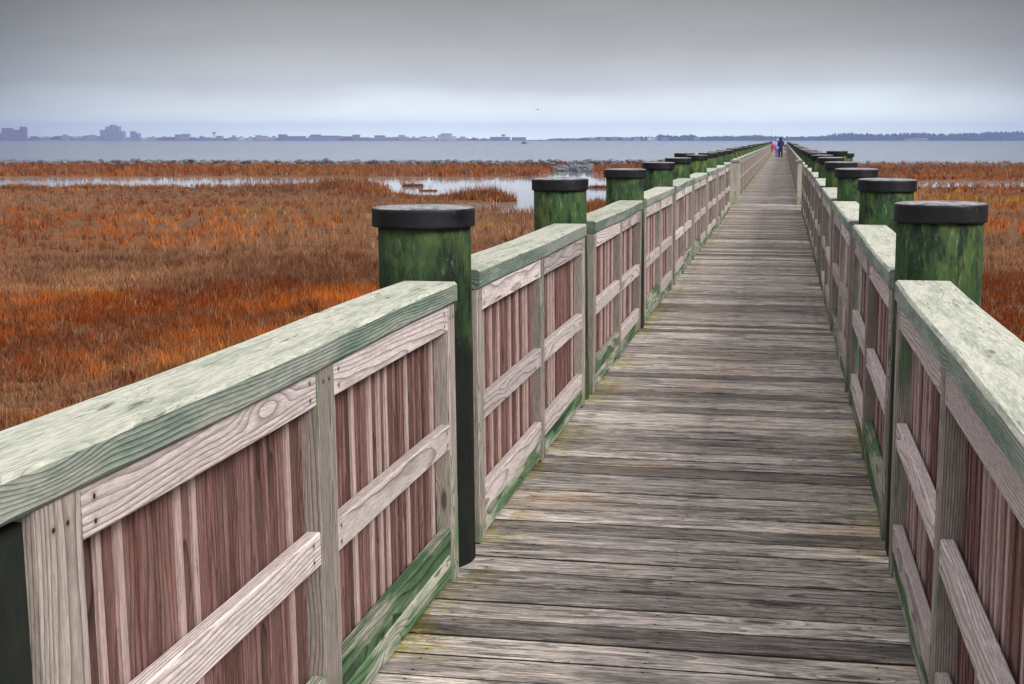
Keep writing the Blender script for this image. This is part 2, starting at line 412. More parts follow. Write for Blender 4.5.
for s, PP in ((-1, LP), (1, RP)):
    for k, (x, y, r, cr, top, tar) in enumerate(PP):
        o = piling(r, top, tar, cr); o.location = (x, y, 0); o.rotation_euler = (random.uniform(-.009, .009), random.uniform(-.009, .009) * (k > 0), random.uniform(-.3, .3))
        tag(o, ('thick mossy green piling with black cap, %s from the camera along the %s railing' % (ordinal(k), side_word[s])), 'piling', 'capped pilings along the near boardwalk')
for (x, y, top, lab) in ((-1.68, 22.9, 1.39, 'capped piling standing outboard of the left railing near the step'),
                         (.90, 22.8, 1.43, 'taller capped piling standing just outboard of the right railing'),
                         (1.13, 25.2, 1.37, 'capped piling farthest out to the right of the railing')):
    o = piling(.155, top, .8, .178); o.location = (x, y, 0); tag(o, lab, 'piling', 'pilings outboard of the railings')
# added black stub, stands in for the darkness under the left cap's near end
root = empty('dark_stub', (-1.325, 1.79, 0)); 
mb = MB(); mb.lathe([(.17, z) for z in np.linspace(-2.6, .998, 10)], 28, .01, .1)
me = mb.mesh('shaft', M['pile'], True); a = me.attributes.new('tar', 'FLOAT', 'POINT'); a.data.foreach_set('value', [2.0] * len(me.vertices)); link('shaft', me, root)
tag(root, 'black stub added for the darkness under the nearest left cap rail', 'piling')
pf = {}
for s in (-1, 1):
    p = piling(.15, 1.37, .8, .17, 16); pf[s] = p
    for k in range(NF):
        o = p if k == 0 else copy_tree(p)
        o.location = (-1.39 if s < 0 else .60, FY0 - .16 + PER * k, random.uniform(-.03, .02))
        tag(o, 'distant dark capped piling, %s beyond the step on the %s side' % (ordinal(k).replace('nearest', 'first'), side_word[s]), 'piling', 'capped pilings along the far boardwalk')
for s, x in ((-1, -1.205), (1, .475)):
    mb = MB(); mb.board((0, 0, .002), UP, (1, 0, 0), YA, 1.06, .29 if s < 0 else .24, .22, .01, 5, warp=.002)
    root = empty('newel_post', (x, 33.3, 0)); mb.build('shaft', M['post'], root)
    mb = MB(); mb.board((0, -.14, 1.08), YA, (1, 0, 0), UP, .28, .34, .04, .008, 1); mb.build('post_cap', M['cap'], root)
    tag(root, 'square grey timber newel post at the %s end of the step' % side_word[s], 'post', 'newel posts at the step')

# ------------------------------------------------------------------ deck
SK = math.tan(R(1.9))
deck = tag(empty('boardwalk'), kind='structure')
mb = MB(); y = .25
DEND = 170.0
while y < DEND:
    near = y < 33.2
    w = .166
    x0, x1 = (-1.45, .70) if near else (-1.36, .60)
    x0 += random.uniform(-.02, .02); x1 += random.uniform(-.02, .02)
    n = 8 if y < 14 else 1
    u = Vector((1, -SK, 0)).normalized()
    cx0 = x0; yy = y - SK * x0
    mb.board((cx0, yy, -.022 + random.uniform(-.002, .002)), u, (SK, 1, 0) if False else Vector((SK, 1, 0)).normalized(), UP, x1 - x0, w - random.uniform(.012, .021), .04, .003, n,
             warp=.0012 if y < 14 else 0, off=(random.uniform(0, 60), random.uniform(-.1, .1), random.uniform(.02, .12)))
    y += w
mb.build('decking', M['deck'], deck)
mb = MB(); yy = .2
mb.board((-.38, .2, -.0085), YA, (1, 0, 0), UP, DEND - .3, 1.92, .006, .001, 1, tone=.5)  # near-black sheet just below the plank tops, stands in for shade in the gaps
mb.build('gap_shade', plain('gap_shade_black', (.014, .012, .010), .95), deck)
mb = MB()
for x in (-1.33, -.75, -.05, .57): mb.board((x, .2, -.17), YA, (1, 0, 0), UP, DEND - .2, .07, .24, .005, 12)
mb.build('stringer', M['joist'], deck)
mb = MB()
for k in range(52):
    yb = 1.6 + PER * k
    for z in (-.40,): mb.board((-1.55, yb + .25, z), (1, 0, 0), YA, UP, 2.35, .08, .22, .005, 1)
mb.build('cross_beam', M['joist'], deck)
root = empty('end_railing', (-1.30, DEND - .3, 0))
mb = MB(); mb.board((0, 0, 1.05), (1, 0, 0), YA, UP, 1.9, .2, .08, .008, 1); mb.build('cap_rail', M['cap'], root)
for xx in (.05, .93, 1.8):
    mb = MB(); mb.board((xx, 0, 0), UP, (1, 0, 0), YA, 1.005, .09, .09, .005, 1); mb.build('stile', M['stile'], root)
for zz in (.95, .53, .15):
    mb = MB(); mb.board((.1, -.02, zz), (1, 0, 0), UP, YA, 1.7, .09, .038, .004, 1); mb.build('rail', M['rail'], root)
mb = MB()
for i in range(17): mb.board((.1 + i * .1, .03, .05), UP, (1, 0, 0), YA, .9, .085, .02, .002, 1)
mb.build('picket_panel', M['picket'], root)
tag(root, 'railing across the far end of the boardwalk behind the people', 'railing')
# fallen pine needle
p0 = ground(412, 630, .004); p1 = ground(447, 653, .004)
v = []; f = []; n = 10
for i in range(n + 1):
    q = i / n; x = p0[0] + (p1[0] - p0[0]) * q; y = p0[1] + (p1[1] - p0[1]) * q
    d = Vector((-(p1[1] - p0[1]), p1[0] - p0[0], 0)).normalized()
    b = math.sin(q * math.pi) * .008; rr = .0016 * (1 - .6 * q)
    for k in range(5):
        a = 2 * math.pi * k / 5
        v.append((x + d.x * (b + rr * math.cos(a)), y + d.y * (b + rr * math.cos(a)), .004 + rr * math.sin(a) + .004 * q))
for i in range(n):
    for k in range(5): f.append((i * 5 + k, i * 5 + (k + 1) % 5, (i + 1) * 5 + (k + 1) % 5, (i + 1) * 5 + k))
o = raw('pine_needle', v, f, plain('dry_needle', (.55, .16, .04)), smooth=True)
tag(o, 'single orange pine needle lying on the planks at bottom left', 'needle')

# ------------------------------------------------------------------ marsh ground, water
def vnoise(x, y, sc_, seed=0, octs=3):
    out = np.zeros_like(x, float); amp = 1; tot = 0
    for o in range(octs):
        rg = np.random.default_rng(seed * 17 + o); G = rg.random((257, 257))
        u = x / sc_ * 2 ** o + 128.3 * (o + 1); w = y / sc_ * 2 ** o + 77.7 * (o + 1)
        i = np.floor(u).astype(int); j = np.floor(w).astype(int); fu = u - i; fw = w - j
        fu = fu * fu * (3 - 2 * fu); fw = fw * fw * (3 - 2 * fw); i %= 256; j %= 256
        out += amp * ((G[i, j] * (1 - fu) + G[i + 1, j] * fu) * (1 - fw) + (G[i, j + 1] * (1 - fu) + G[i + 1, j + 1] * fu) * fw); tot += amp; amp *= .5
    return out / tot
ZL, ZW = -1.50, -1.60
chan_px = [(-500, 176), (0, 176), (350, 176), (550, 176), (660, 176), (760, 178), (900, 180), (1100, 181), (1400, 182), (1400, 186), (1100, 185.5), (930, 186.5), (800, 196), (700, 204), (612, 206), (592, 210),
           (540, 211.5), (470, 211), (400, 208), (395, 204), (470, 202.2), (507, 200.6), (509, 199.2), (480, 198.8), (450, 198), (420, 197), (388, 195), (374, 191), (360, 187.5), (325, 187), (200, 186), (0, 187), (-500, 187)]
CH = np.array([ground(a, b, ZL) for a, b in chan_px])
INLET = np.array([ground(a, b, ZL) for a, b in [(540, 176.5), (552, 172), (556, 168), (588, 168), (590, 172), (600, 176.5)]])
def inside(P, x, y):
    r = np.zeros(x.shape, bool); n = len(P)
    for i in range(n):
        x0, y0 = P[i]; x1, y1 = P[(i + 1) % n]
        if y0 == y1: continue
        c = ((y0 > y) != (y1 > y)) & (x < (x1 - x0) * (y - y0) / (y1 - y0) + x0); r ^= c
    return r
ISL = [(ground(413, 185, ZL), .55), (ground(599, 186.5, ZL), .5), (ground(428, 189.5, ZL), .4)]
def is_water(x, y):
    jx = (vnoise(x, y, 3.0, 5) - .5) * 2.2; jy = (vnoise(x, y, 3.0, 6) - .5) * 2.2
    w = inside(CH, x + jx, y + jy) | inside(INLET, x + jx, y + jy)
    for (c, r) in ISL: w &= ~(((x - c[0]) ** 2 / 2.2 + (y - c[1]) ** 2) < r * r)
    return w
def cam_z(x, y): return x * FWD.x + y * FWD.y
xs = np.arange(-110, 90.1, .9); ys = np.arange(-14, 200.1, .9)
GX, GY = np.meshgrid(xs, ys)
wat = is_water(GX, GY).astype(float)
k = np.array([1, 2, 1]) / 4.
for _ in range(1):
    wat = (np.roll(wat, 1, 0) + 2 * wat + np.roll(wat, -1, 0)) / 4; wat = (np.roll(wat, 1, 1) + 2 * wat + np.roll(wat, -1, 1)) / 4
gz = ZL + (vnoise(GX, GY, 4, 1) - .5) * .12 - wat * .5
gz = np.where(cam_z(GX, GY) > 168, ZL - .8, gz)
nx, ny = len(xs), len(ys)
V = np.stack([GX.ravel(), GY.ravel(), gz.ravel()], 1)
I = np.arange(nx * ny).reshape(ny, nx)
Fq = np.stack([I[:-1, :-1].ravel(), I[:-1, 1:].ravel(), I[1:, 1:].ravel(), I[1:, :-1].ravel()], 1)
m, t = newmat('marsh_mud')
pos = t.n('ShaderNodeTexCoord').outputs['Object']
n1 = t.noise(pos, .35, 5, .6); n2 = t.noise(pos, 9, 5, .7)
col = t.mix(t.rng(n1, .4, .62), c4(.15, .055, .02), c4(.085, .05, .03))
col = t.mix(t.rng(n2, .4, .7), col, c4(.28, .14, .06))
finish(m, t, col, .95, n2, .8, .08, .1); M['mud'] = m
o = raw('marsh_ground', V.tolist(), Fq.tolist(), M['mud'], smooth=True); tag(o, kind='structure')

def water(name, bump_d, scale, rough, col, dark):
    m, t = newmat(name)
    pos = t.n('ShaderNodeTexCoord').outputs['Object']
    a = t.noise(t.vm('MULTIPLY', pos, (scale, scale * 1.6, 1)), 1, 4, .6)
    b = t.noise(t.vm('MULTIPLY', pos, (scale * .08, scale * .16, 1)), 1, 3, .6)
    ck = t.mix(t.rng(b, .4, .62), c4(*col), c4(*dark))
    return finish(m, t, ck, rough, t.m('ADD', a, t.m('MULTIPLY', b, 2)), 1.0, bump_d, .5)
M['calm'] = water('calm_channel_water', .0015, 1.5, .04, (.34, .35, .37), (.28, .29, .31))
M['sea'] = water('choppy_bay_water', .035, .7, .14, (.20, .25, .32), (.12, .16, .22))
def quad(name, a, b, mat, z):
    (z0, z1), (s0, s1) = a, b
    P = [FWD * z0 + SIDE * s0, FWD * z0 + SIDE * s1, FWD * z1 + SIDE * s1, FWD * z1 + SIDE * s0]
    o = raw(name, [(p.x, p.y, z) for p in P], [(0, 1, 2, 3)], mat); return tag(o, kind='structure')
quad('channel_water', (40, 155), (-75, 60), M['calm'], ZW)
SH = 3500.0
quad('bay_water', (155.02, SH + 60), (-3200, 3200), M['sea'], ZW)
quad('marsh_ground', (-60, -10), (-300, 300), M['mud'], ZL)  # ground behind the viewer

# ------------------------------------------------------------------ grass (nobody could count it)
def grass(name, pts, hgt, wid, cols, nb, seed):
    rg = np.random.default_rng(seed); n = len(pts)
    P = np.repeat(pts, nb, 0); Hh = np.repeat(hgt, nb) * rg.uniform(.55, 1.15, n * nb); Wd = np.repeat(wid, nb) * rg.uniform(.7, 1.3, n * nb)
    Cc = np.repeat(cols, nb, 0) * rg.uniform(.45, 1.5, (n * nb, 1))
    N = n * nb; az = rg.uniform(0, 2 * np.pi, N); ln = np.abs(rg.normal(0, .5, N)); rad = rg.uniform(0, 1, N) ** .5 * np.repeat(.05 + .25 * hgt, nb)
    pa = rg.uniform(0, 2 * np.pi, N)
    b = P.copy(); b[:, 0] += rad * np.cos(pa); b[:, 1] += rad * np.sin(pa)
    fa = rg.uniform(0, np.pi, N)
    wv = np.stack([np.cos(fa), np.sin(fa), np.zeros(N)], 1) * (Wd / 2)[:, None]
    lean = np.stack([np.cos(az) * ln * Hh, np.sin(az) * ln * Hh, Hh * np.cos(ln * .6)], 1)
    mid = b + lean * .55; mid[:, 2] += Hh * .03; tip = b + lean
    V = np.stack([b - wv, b + wv, mid + wv * .7, mid - wv * .7, tip], 1).reshape(-1, 3)
    base = np.arange(N)[:, None] * 5
    me = bpy.data.meshes.new(name)
    F4 = (base + np.array([0, 1, 2, 3])); F3 = (base + np.array([3, 2, 4]))
    loops = np.concatenate([F4, F3], 1).ravel()
    me.vertices.add(len(V)); me.vertices.foreach_set('co', V.ravel().astype('f'))
    me.loops.add(len(loops)); me.loops.foreach_set('vertex_index', loops.astype('i'))
    me.polygons.add(2 * N)
    st = np.stack([np.arange(N) * 7, np.arange(N) * 7 + 4], 1).ravel(); me.polygons.foreach_set('loop_start', st.astype('i'))
    a = me.attributes.new('col', 'FLOAT_COLOR', 'POINT'); cc = np.ones((N, 5, 4), 'f'); cc[:, :, :3] = Cc[:, None, :]
    a.data.foreach_set('color', cc.ravel())
    me.materials.append(M['grass']); me.update(); me.validate()
    return tag(link(name, me), kind='stuff')
m, t = newmat('dry_marsh_grass')
col = t.attr('col', 'Color')
d = t.n('ShaderNodeBsdfDiffuse', None, Color=col); tr = t.n('ShaderNodeBsdfTranslucent', None, Color=col)
mx = t.n('ShaderNodeMixShader', None, i0=.3, i1=d, i2=tr); o_ = t.n('ShaderNodeOutputMaterial'); t.put(o_.inputs[0], mx); M['grass'] = m

RUST, ORANGE, TAN, DARK, OLIVE = [np.array(c) for c in ((.27, .062, .012), (.62, .19, .030), (.36, .22, .13), (.075, .022, .010), (.42, .26, .035))]
def scatter(n, z0, z1, s_lo, s_hi, power, seed):
    rg = np.random.default_rng(seed)
    u = rg.random(n); e = 2 - power
    z = (z0 ** e + u * (z1 ** e - z0 ** e)) ** (1 / e)
    s = (s_lo + (s_hi - s_lo) * rg.random(n)) * z / 1335.0
    return FWD.x * z + SIDE.x * s, FWD.y * z + SIDE.y * s, z, rg
def field(name, n, z0, z1, s_lo, s_hi, power, seed, nb, hs=1.0):
    x, y, z, rg = scatter(n, z0, z1, s_lo, s_hi, power, seed)
    ok = ~is_water(x, y) & ~((x > -1.75) & (x < .95)) & (z < 166)
    x, y, z = x[ok], y[ok], z[ok]
    a = vnoise(x, y, 5, 21, 4); b = vnoise(x, y, 9, 22, 4); c = vnoise(x, y, 1.2, 23, 3); d = vnoise(x, y, 14, 25, 3)
    keep = rg.random(len(x)) < np.clip(.35 + 2.2 * (c - .28), .12, 1)
    x, y, z, a, b, c, d = [q[keep] for q in (x, y, z, a, b, c, d)]
    # taller, redder growth by the channel banks and on the far strip
    bank = np.zeros(len(x))
    for dx, dy in ((0, 6), (0, 3), (3, 2), (-3, 2), (5, 0), (0, -3)): bank = np.maximum(bank, is_water(x + dx, y + dy) * 1.0)
    hum = np.exp(-(((x - HUM[0]) / 5.5) ** 2 + ((y - HUM[1]) / 6) ** 2))
    farw = (z > 112)
    h = (.13 + .12 * c + .12 * a) * hs * np.clip(.75 + z / 120, .8, 1.2); h = np.where(bank > 0, h * 1.1 + .02, h); h = h + hum * .85; h = np.where(farw, .36 + .22 * c, h)
    h = h * np.where(farw | (bank > 0), rg.choice([.7, .9, 1.0, 1.35], len(x)), 1)
    w = .006 + .00036 * z
    t_ = np.clip((a - .35) / .3, 0, 1)[:, None]; col = RUST * (1 - t_) + ORANGE * t_
    t2 = np.clip((b - .50) / .08, 0, 1)[:, None] * .75; col = col * (1 - t2) + TAN * t2
    t3 = np.clip((.44 - d) / .1, 0, 1)[:, None] * .65; col = col * (1 - t3) + DARK * 1.6 * t3
    t4 = (np.clip((d - .58) / .06, 0, 1) * np.clip((a - .45) / .1, 0, 1))[:, None] * .7; col = col * (1 - t4) + OLIVE * t4
    red = ((bank > 0) | farw)[:, None] * .55; col = col * (1 - red) + np.array([.27, .092, .026]) * red
    mo = vnoise(x, y, .9, 41, 3); t5 = np.clip((mo - .54) / .06, 0, 1)[:, None] * .6; col = col * (1 - t5) + np.array([.17, .075, .04]) * t5
    for (qx, qy), rr in ((ground(210, 400, ZL), 3.2), (ground(80, 440, ZL), 3.5), (ground(180, 190, ZL), 9), (ground(255, 200, ZL), 8)):
        e = np.exp(-(((x - qx) ** 2 + (y - qy) ** 2) / rr ** 2)) * np.clip(vnoise(x, y, 1.6, 51, 3) * 3 - .7, 0, 1)
        col = col * (1 - e[:, None] * .85) + np.array([.21, .125, .085]) * e[:, None] * .85; h = h * (1 - .5 * e)
    pick = rg.random(len(x))[:, None]
    col = np.where(pick < .10, TAN * .9, col); col = np.where(pick > .9, DARK * 1.6, col)
    zz = ZL + (vnoise(x, y, 4, 1) - .5) * .12 - .02
    return grass(name, np.stack([x, y, zz], 1), h, w, col, nb, seed)
HUM = ground(350, 187, ZL)
field('marsh_grass', 42000, 9, 34, -1050, 560, 0.6, 31, 12)
field('marsh_grass', 34000, 34, 168, -800, 560, .6, 32, 8)
field('marsh_grass', 6500, 2.5, 10, -2400, 1500, 0.5, 33, 7)

# islets' tufts
for i, ((cx_, cy_), r) in enumerate(ISL):
    n = 110; rg = np.random.default_rng(90 + i)
    a = rg.uniform(0, 6.28, n); q = rg.random(n) ** .5 * r
    pts = np.stack([cx_ + q * np.cos(a) * 1.4, cy_ + q * np.sin(a), np.full(n, ZL - .1)], 1)
    grass('marsh_grass', pts, np.full(n, .2) * rg.uniform(.7, 1.3, n) * (1 if i < 2 else .5), np.full(n, .03), np.tile(np.array([.2, .07, .025]), (n, 1)) * rg.uniform(.6, 1.5, (n, 1)), 6, 95 + i)

def clump(px, py, r, h, seed, n=230):
    rg = np.random.default_rng(seed); cx_, cy_ = ground(px, py, ZL); a = rg.uniform(0, 6.28, n); q = rg.random(n) ** .6 * r
    pts = np.stack([cx_ + q * np.cos(a) * 1.25, cy_ + q * np.sin(a), np.full(n, ZL - .12)], 1)
    hh = h * (1 - .6 * (q / r) ** 2) * rg.uniform(.55, 1.25, n)
    base = np.where(rg.random(n)[:, None] < .5, np.array([.24, .075, .02]), np.array([.34, .15, .05]))
    return pts, hh, base * rg.uniform(.5, 1.4, (n, 1))
CL = [(350, 186.5, 2.2, 1.0), (338, 187, 2, .8), (362, 190, 1.5, .6), (325, 187, 2.2, .6), (300, 188, 2.2, .5), (285, 189, 2, .6), (405, 196, 1.5, .3), (424, 198, 1.5, .32), (440, 199, 1.4, .38), (455, 199.3, 1.3, .45), (468, 198.6, 1.3, .75), (480, 199, 1.2, .95), (490, 199.4, 1.1, .95),
      (499, 199.6, .7, .6), (600, 208, 1.0, .6), (592, 210, 1.1, .6), (607, 206, .9, .6), (380, 194.5, 1.5, .5), (20, 188, 2, .5), (95, 188, 2.4, .55), (150, 188.5, 2.2, .5), (220, 188.5, 2.4, .5)]
cc_ = [clump(*c_, 300 + i) for i, c_ in enumerate(CL)]
P_ = np.concatenate([c_[0] for c_ in cc_]); H_ = np.concatenate([c_[1] for c_ in cc_]); C_ = np.concatenate([c_[2] for c_ in cc_])
grass('marsh_grass', P_, H_, np.full(len(P_), .035), C_, 5, 401)

# ------------------------------------------------------------------ breakwater rocks
M['rock'] = plain('breakwater_stone', (.11, .12, .135), .9, .7, 1.3)
rocks = []
for i in range(7):
    rg = np.random.default_rng(200 + i)
    me = bpy.data.meshes.new('rock')
    import bmesh
    bm = bmesh.new(); bmesh.ops.create_icosphere(bm, subdivisions=2, radius=1)
    dirs = rg.normal(size=(9, 3)); dirs /= np.linalg.norm(dirs, axis=1)[:, None]; dd = rg.uniform(.55, .9, 9)
    for vv in bm.verts:
        c = np.array(vv.co)
        for dr, dl in zip(dirs, dd):
            e = c @ dr - dl
            if e > 0: c = c - dr * e
        vv.co = Vector(c * np.array([1.0, .8, .62]) * (1 + .05 * math.sin(c[0] * 7 + i)))
    bm.to_mesh(me); bm.free(); me.materials.append(M['rock']); rocks.append(me)
nrock = 0
def rock(px, Z, z, size):
    global nrock
    P = far(px, Z)
    if -1.9 < P.x < 1.1: return
    o = link('rock', rocks[nrock % 7]); o.location = (P.x, P.y, z); s = size
    o.scale = (s * random.uniform(.8, 1.35), s * random.uniform(.8, 1.2), s * random.uniform(.7, 1.05))
    o.rotation_euler = (random.uniform(-.4, .4), random.uniform(-.4, .4), random.uniform(0, 6.28))
    side = 'left' if P.x < -1 else 'right'
    tag(o, 'grey rough boulder in the low breakwater at the marsh edge, %s of the boardwalk' % side, 'rock', 'boulders of the breakwater, ' + side); nrock += 1
px = -12
while px < 1040:
    if 700 < px < 800 and False: pass
    Z = 160 - (px > 800) * 8 + random.uniform(-3, 3); rz = -1.12 - (px > 800) * .28
    rock(px, Z, rz + random.uniform(-.12, .10), random.uniform(.42, .72))
    px += random.uniform(4.2, 7.5)
px = -10
while px < 700:
    rock(px, 155 + random.uniform(-2, 2), -1.38 + random.uniform(-.1, .1), random.uniform(.35, .6)); px += random.uniform(8, 16)
for i in range(34):
    q = random.random(); rock(random.uniform(552, 592), 130 + 22 * q, -1.42 + .18 * q + random.uniform(-.08, .08), random.uniform(.28, .6))

# ------------------------------------------------------------------ far shore
UNIT = SH / 1335.0
WLY = 140.7
def fz(y): return ZW + (WLY - y) * UNIT
mats_far = {}
def fm(key, c):
    if key not in mats_far: mats_far[key] = plain('far_' + key, c, .8, .1, .05)
    return mats_far[key]
glass = plain('far_window_glass', (.06, .07, .09), .3, .1, .05)
WALLS = {'brick': (.22, .11, .11), 'cream': (.5, .48, .47), 'white': (.7, .7, .74), 'grey': (.30, .33, .42), 'tan': (.36, .31, .29), 'slate': (.20, .23, .33)}
SHP = []
def building(blocks, wall, label, depth=16, name='building', roof='flat', wins=True, dz=0):
    x0 = min(b[0] for b in blocks); x1 = max(b[1] for b in blocks)
    P = far((x0 + x1) / 2, SH + 25 + dz); root = empty(name, (P.x, P.y, ZW + 1.0), YAW)
    mb = MB(); wins_ = []; cxx = (x0 + x1) / 2; rf = MB()
    for i, (a, b, y) in enumerate(blocks):
        X0, X1 = (a - cxx) * UNIT, (b - cxx) * UNIT; h = fz(y) - ZW - 1.0
        d0 = -depth / 2 + i * .7
        if roof == 'gable':
            e = h * .62; mb.box(X0, X1, d0, depth / 2, 0, e)
            bb = len(rf.v)
            for (xx, yy, zz) in ((X0 - .5, d0 - .6, e + .02), (X1 + .5, d0 - .6, e + .02), (X1 + .5, depth / 2 + .6, e + .02), (X0 - .5, depth / 2 + .6, e + .02), (X0 - .3, 0, h), (X1 + .3, 0, h)):
                rf.v.append(Vector((xx, yy, zz))); rf.g.append((0, 0, 0)); rf.t.append(.5)
            for q in ((0, 1, 5, 4), (2, 3, 4, 5), (1, 2, 5), (3, 0, 4), (3, 2, 1, 0)): rf.f.append(tuple(bb + z for z in q))
            top = e
        else:
            mb.box(X0, X1, d0, depth / 2 - i * .3, 0, h); rf.box(X0 - .3, X1 + .3, d0 - .3, depth / 2 - i * .3 + .3, h + .01, h + .8); top = h
        if wins:
            nz = max(1, int(top / 3.4))
            for r_ in range(nz):
                wz = (r_ + .35) * top / nz; wins_.append((X0 + .8, X1 - .8, d0, wz))
    mb.build('wall', fm(wall, WALLS[wall]), root); rf.build('roof', fm('slate' if roof == 'gable' else 'grey', WALLS['slate' if roof == 'gable' else 'grey']), root)
    for (a_, b_, d_, z_) in wins_:
        wb = MB(); wb.box(a_, b_, d_ - .06, d_ + .05, z_, z_ + 1.4); wb.build('window_band', glass, root)
    tag(root, label, 'building', 'buildings along the far shore'); return root
building([(3.5, 13, 128.2), (13, 21.5, 130), (21.5, 27, 127), (0, 4, 133)], 'brick', 'long dark red block at the left edge of the far shore')
building([(102, 107.5, 130.3), (107.5, 111.5, 127.2), (111.5, 116.5, 125.3), (116.5, 120.5, 126.8), (120.5, 125, 131.5)], 'grey', 'tallest stepped hotel block on the far skyline', 24)
building([(131.5, 136, 131.6), (136, 140.5, 133.6)], 'grey', 'narrow stepped tower right of the tallest hotel')
building([(438, 441, 135.2), (441, 452, 133.8), (452, 456, 136.6)], 'white', 'wide pale block with raised middle on the centre skyline')
building([(309, 311, 136.4), (311, 321, 134.8), (321, 340, 135.9)], 'grey', 'long flat slab block left of the centre skyline')
building([(279, 287, 134.6), (287, 306, 136.4)], 'slate', 'low block with raised left end on far shore')
building([(176, 183, 134.8), (183, 190, 134.2)], 'tan', 'tan twin block on the left half of the far shore')
building([(256, 262, 135.5), (262, 268, 136.2)], 'cream', 'small cream block between two low slabs on the far shore')
building([(353, 360, 135)], 'tan', 'short tan block with flat roof near the centre left skyline')
building([(375, 385, 135.6)], 'grey', 'grey flat block halfway to the centre skyline')
building([(399, 405, 135.3), (405, 409, 137)], 'cream', 'pale block with lower right wing on the skyline')
building([(490, 510, 137.2), (512, 526, 137.5)], 'slate', 'long low slab above the small dark boat')
lows = [(31, 40, 136.4), (41, 50, 136.2), (62, 70, 135), (73, 84, 136), (85, 100, 135.5), (126, 131, 137.2), (142, 147, 138), (148, 158, 136.6), (159, 170, 136.9), (191, 196, 137), (197, 206, 136.4),
        (208, 212, 137), (217, 223, 136.2), (229, 237, 135.6), (238, 245, 137), (246, 255, 136.7), (269, 277, 136.9), (341, 346, 136), (347, 352, 136.6), (361, 374, 137), (386, 391, 137.4), (392, 398, 136.8), (410, 418, 137),
        (420, 428, 136.3), (429, 436, 137), (457, 467, 136.8), (469, 478, 137.9), (480, 488, 138.2)]
words = ['brick red', 'cream', 'white', 'grey', 'tan', 'dark grey']; keys = ['brick', 'cream', 'white', 'grey', 'tan', 'slate']
for i, (a, b, y) in enumerate(lows):
    kx = (i * 5 + i // 3) % 6
    bl_ = [(a, b, y)]
    if b - a > 6:
        q1 = a + (b - a) * random.uniform(.25, .5); q2 = q1 + (b - q1) * random.uniform(.3, .7)
        bl_ = [(a, q1, y + random.uniform(0, 1.6)), (q1, q2, y - random.uniform(0, .5)), (q2, b, y + random.uniform(.3, 1.8))]
    building(bl_, keys[kx], 'low %s waterfront building, %s from the left edge in the low row' % (words[kx], ordinal(i).replace('nearest', 'first')), 14, 'building', 'gable' if i % 2 else 'flat', dz=random.uniform(-8, 8))
for i, (a, b, y, kx) in enumerate([(590, 596, 138, 1), (600, 605, 137.9, 2), (612, 617, 138.2, 1), (622, 630, 137.8, 3), (634, 640, 138, 2), (653, 657, 137.6, 2), (662, 668, 138, 4), (694, 699, 137.6, 4), (905, 913, 138.6, 2), (914, 927, 138.2, 1), (552, 558, 138.6, 1), (571, 577, 138.7, 4)]):
    building([(a, b, y)], keys[kx], 'small %s house before the trees, %s from the left of the wooded shore' % (words[kx], ordinal(sorted([590, 600, 612, 622, 634, 653, 662, 694, 905, 914, 552, 571]).index(a)).replace('nearest', 'first')), 10, 'house', 'gable', dz=-40)
def on_shore(px, name, label, cat, dz=0):
    P = far(px, SH + dz); return tag(empty(name, (P.x, P.y, ZW + 1), YAW), label, cat)
for px_, yt, lab in ((214.5, 131.8, 'mushroom shaped water tower on the left skyline'), (503.5, 134, 'mushroom shaped water tower right of the centre skyline')):
    r_ = on_shore(px_, 'water_tower', lab, 'water tower'); top = fz(yt) - ZW - 1
    mb = MB(); mb.lathe([(1.6, 0), (1.0, top * .4), (1.1, top - 6)], 12); mb.build('stem', fm('grey', WALLS['grey']), r_)
    mb = MB(); mb.lathe([(1, top - 6.2), (5, top - 4.5), (5.8, top - 2.8), (4.6, top - 1), (1.5, top)], 14); mb.build('tank', fm('tank', (.3, .36, .45)), r_, True)
r_ = on_shore(650, 'church', 'thin white steeple standing among the far trees', 'church', -30)
mb = MB(); mb.box(-7, 7, -5, 5, 0, 6); mb.build('wall', fm('white', WALLS['white']), r_)
mb = MB(); mb.lathe([(2.2, 0), (2.2, 10), (1.6, 10.1), (.15, 15.5)], 8); mb.build('steeple', fm('white', WALLS['white']), r_)

# shore land and far woods
P = [FWD * (SH - 55) + SIDE * -3100, FWD * (SH - 55) + SIDE * 3100, FWD * (SH + 400) + SIDE * 3100, FWD * (SH + 400) + SIDE * -3100]
v = [(p.x, p.y, ZW + .9) for p in P] + [(p.x, p.y, ZW - 1) for p in P]
o = raw('far_shore', v, [(0, 1, 2, 3), (4, 5, 1, 0), (5, 6, 2, 1), (6, 7, 3, 2), (7, 4, 0, 3)], plain('far_shore_soil', (.16, .13, .09), .9, .2, .02)); tag(o, kind='structure')
prof = [(-100, 138), (30, 138), (55, 136), (65, 134.9), (75, 136.3), (125, 137.5), (150, 137.8), (172, 136.5), (200, 137.8), (300, 137.5), (330, 137.6), (420, 137.8), (440, 137.6), (480, 138.5), (520, 138.8), (527, 139.6), (548, 139.3), (552, 138), (575, 138.1), (590, 137), (612, 136.4), (625, 137),
        (640, 136.2), (655, 136.7), (660, 134.4), (668, 134.4), (674, 135.6), (690, 134.2), (698, 136.5), (715, 135.6), (735, 135.6), (748, 135), (758, 134), (766, 135.6), (790, 136.2), (815, 136), (828, 134.6), (842, 132.8), (865, 133), (880, 133.6), (905, 132.6), (925, 132.2), (935, 133.4), (950, 133.2), (965, 132.4), (985, 131.8), (1000, 131), (1024, 130.7), (1120, 131)]
pxs, pys = zip(*prof)
rg = np.random.default_rng(5); bmv = []; bmf = []; cols = []
import bmesh
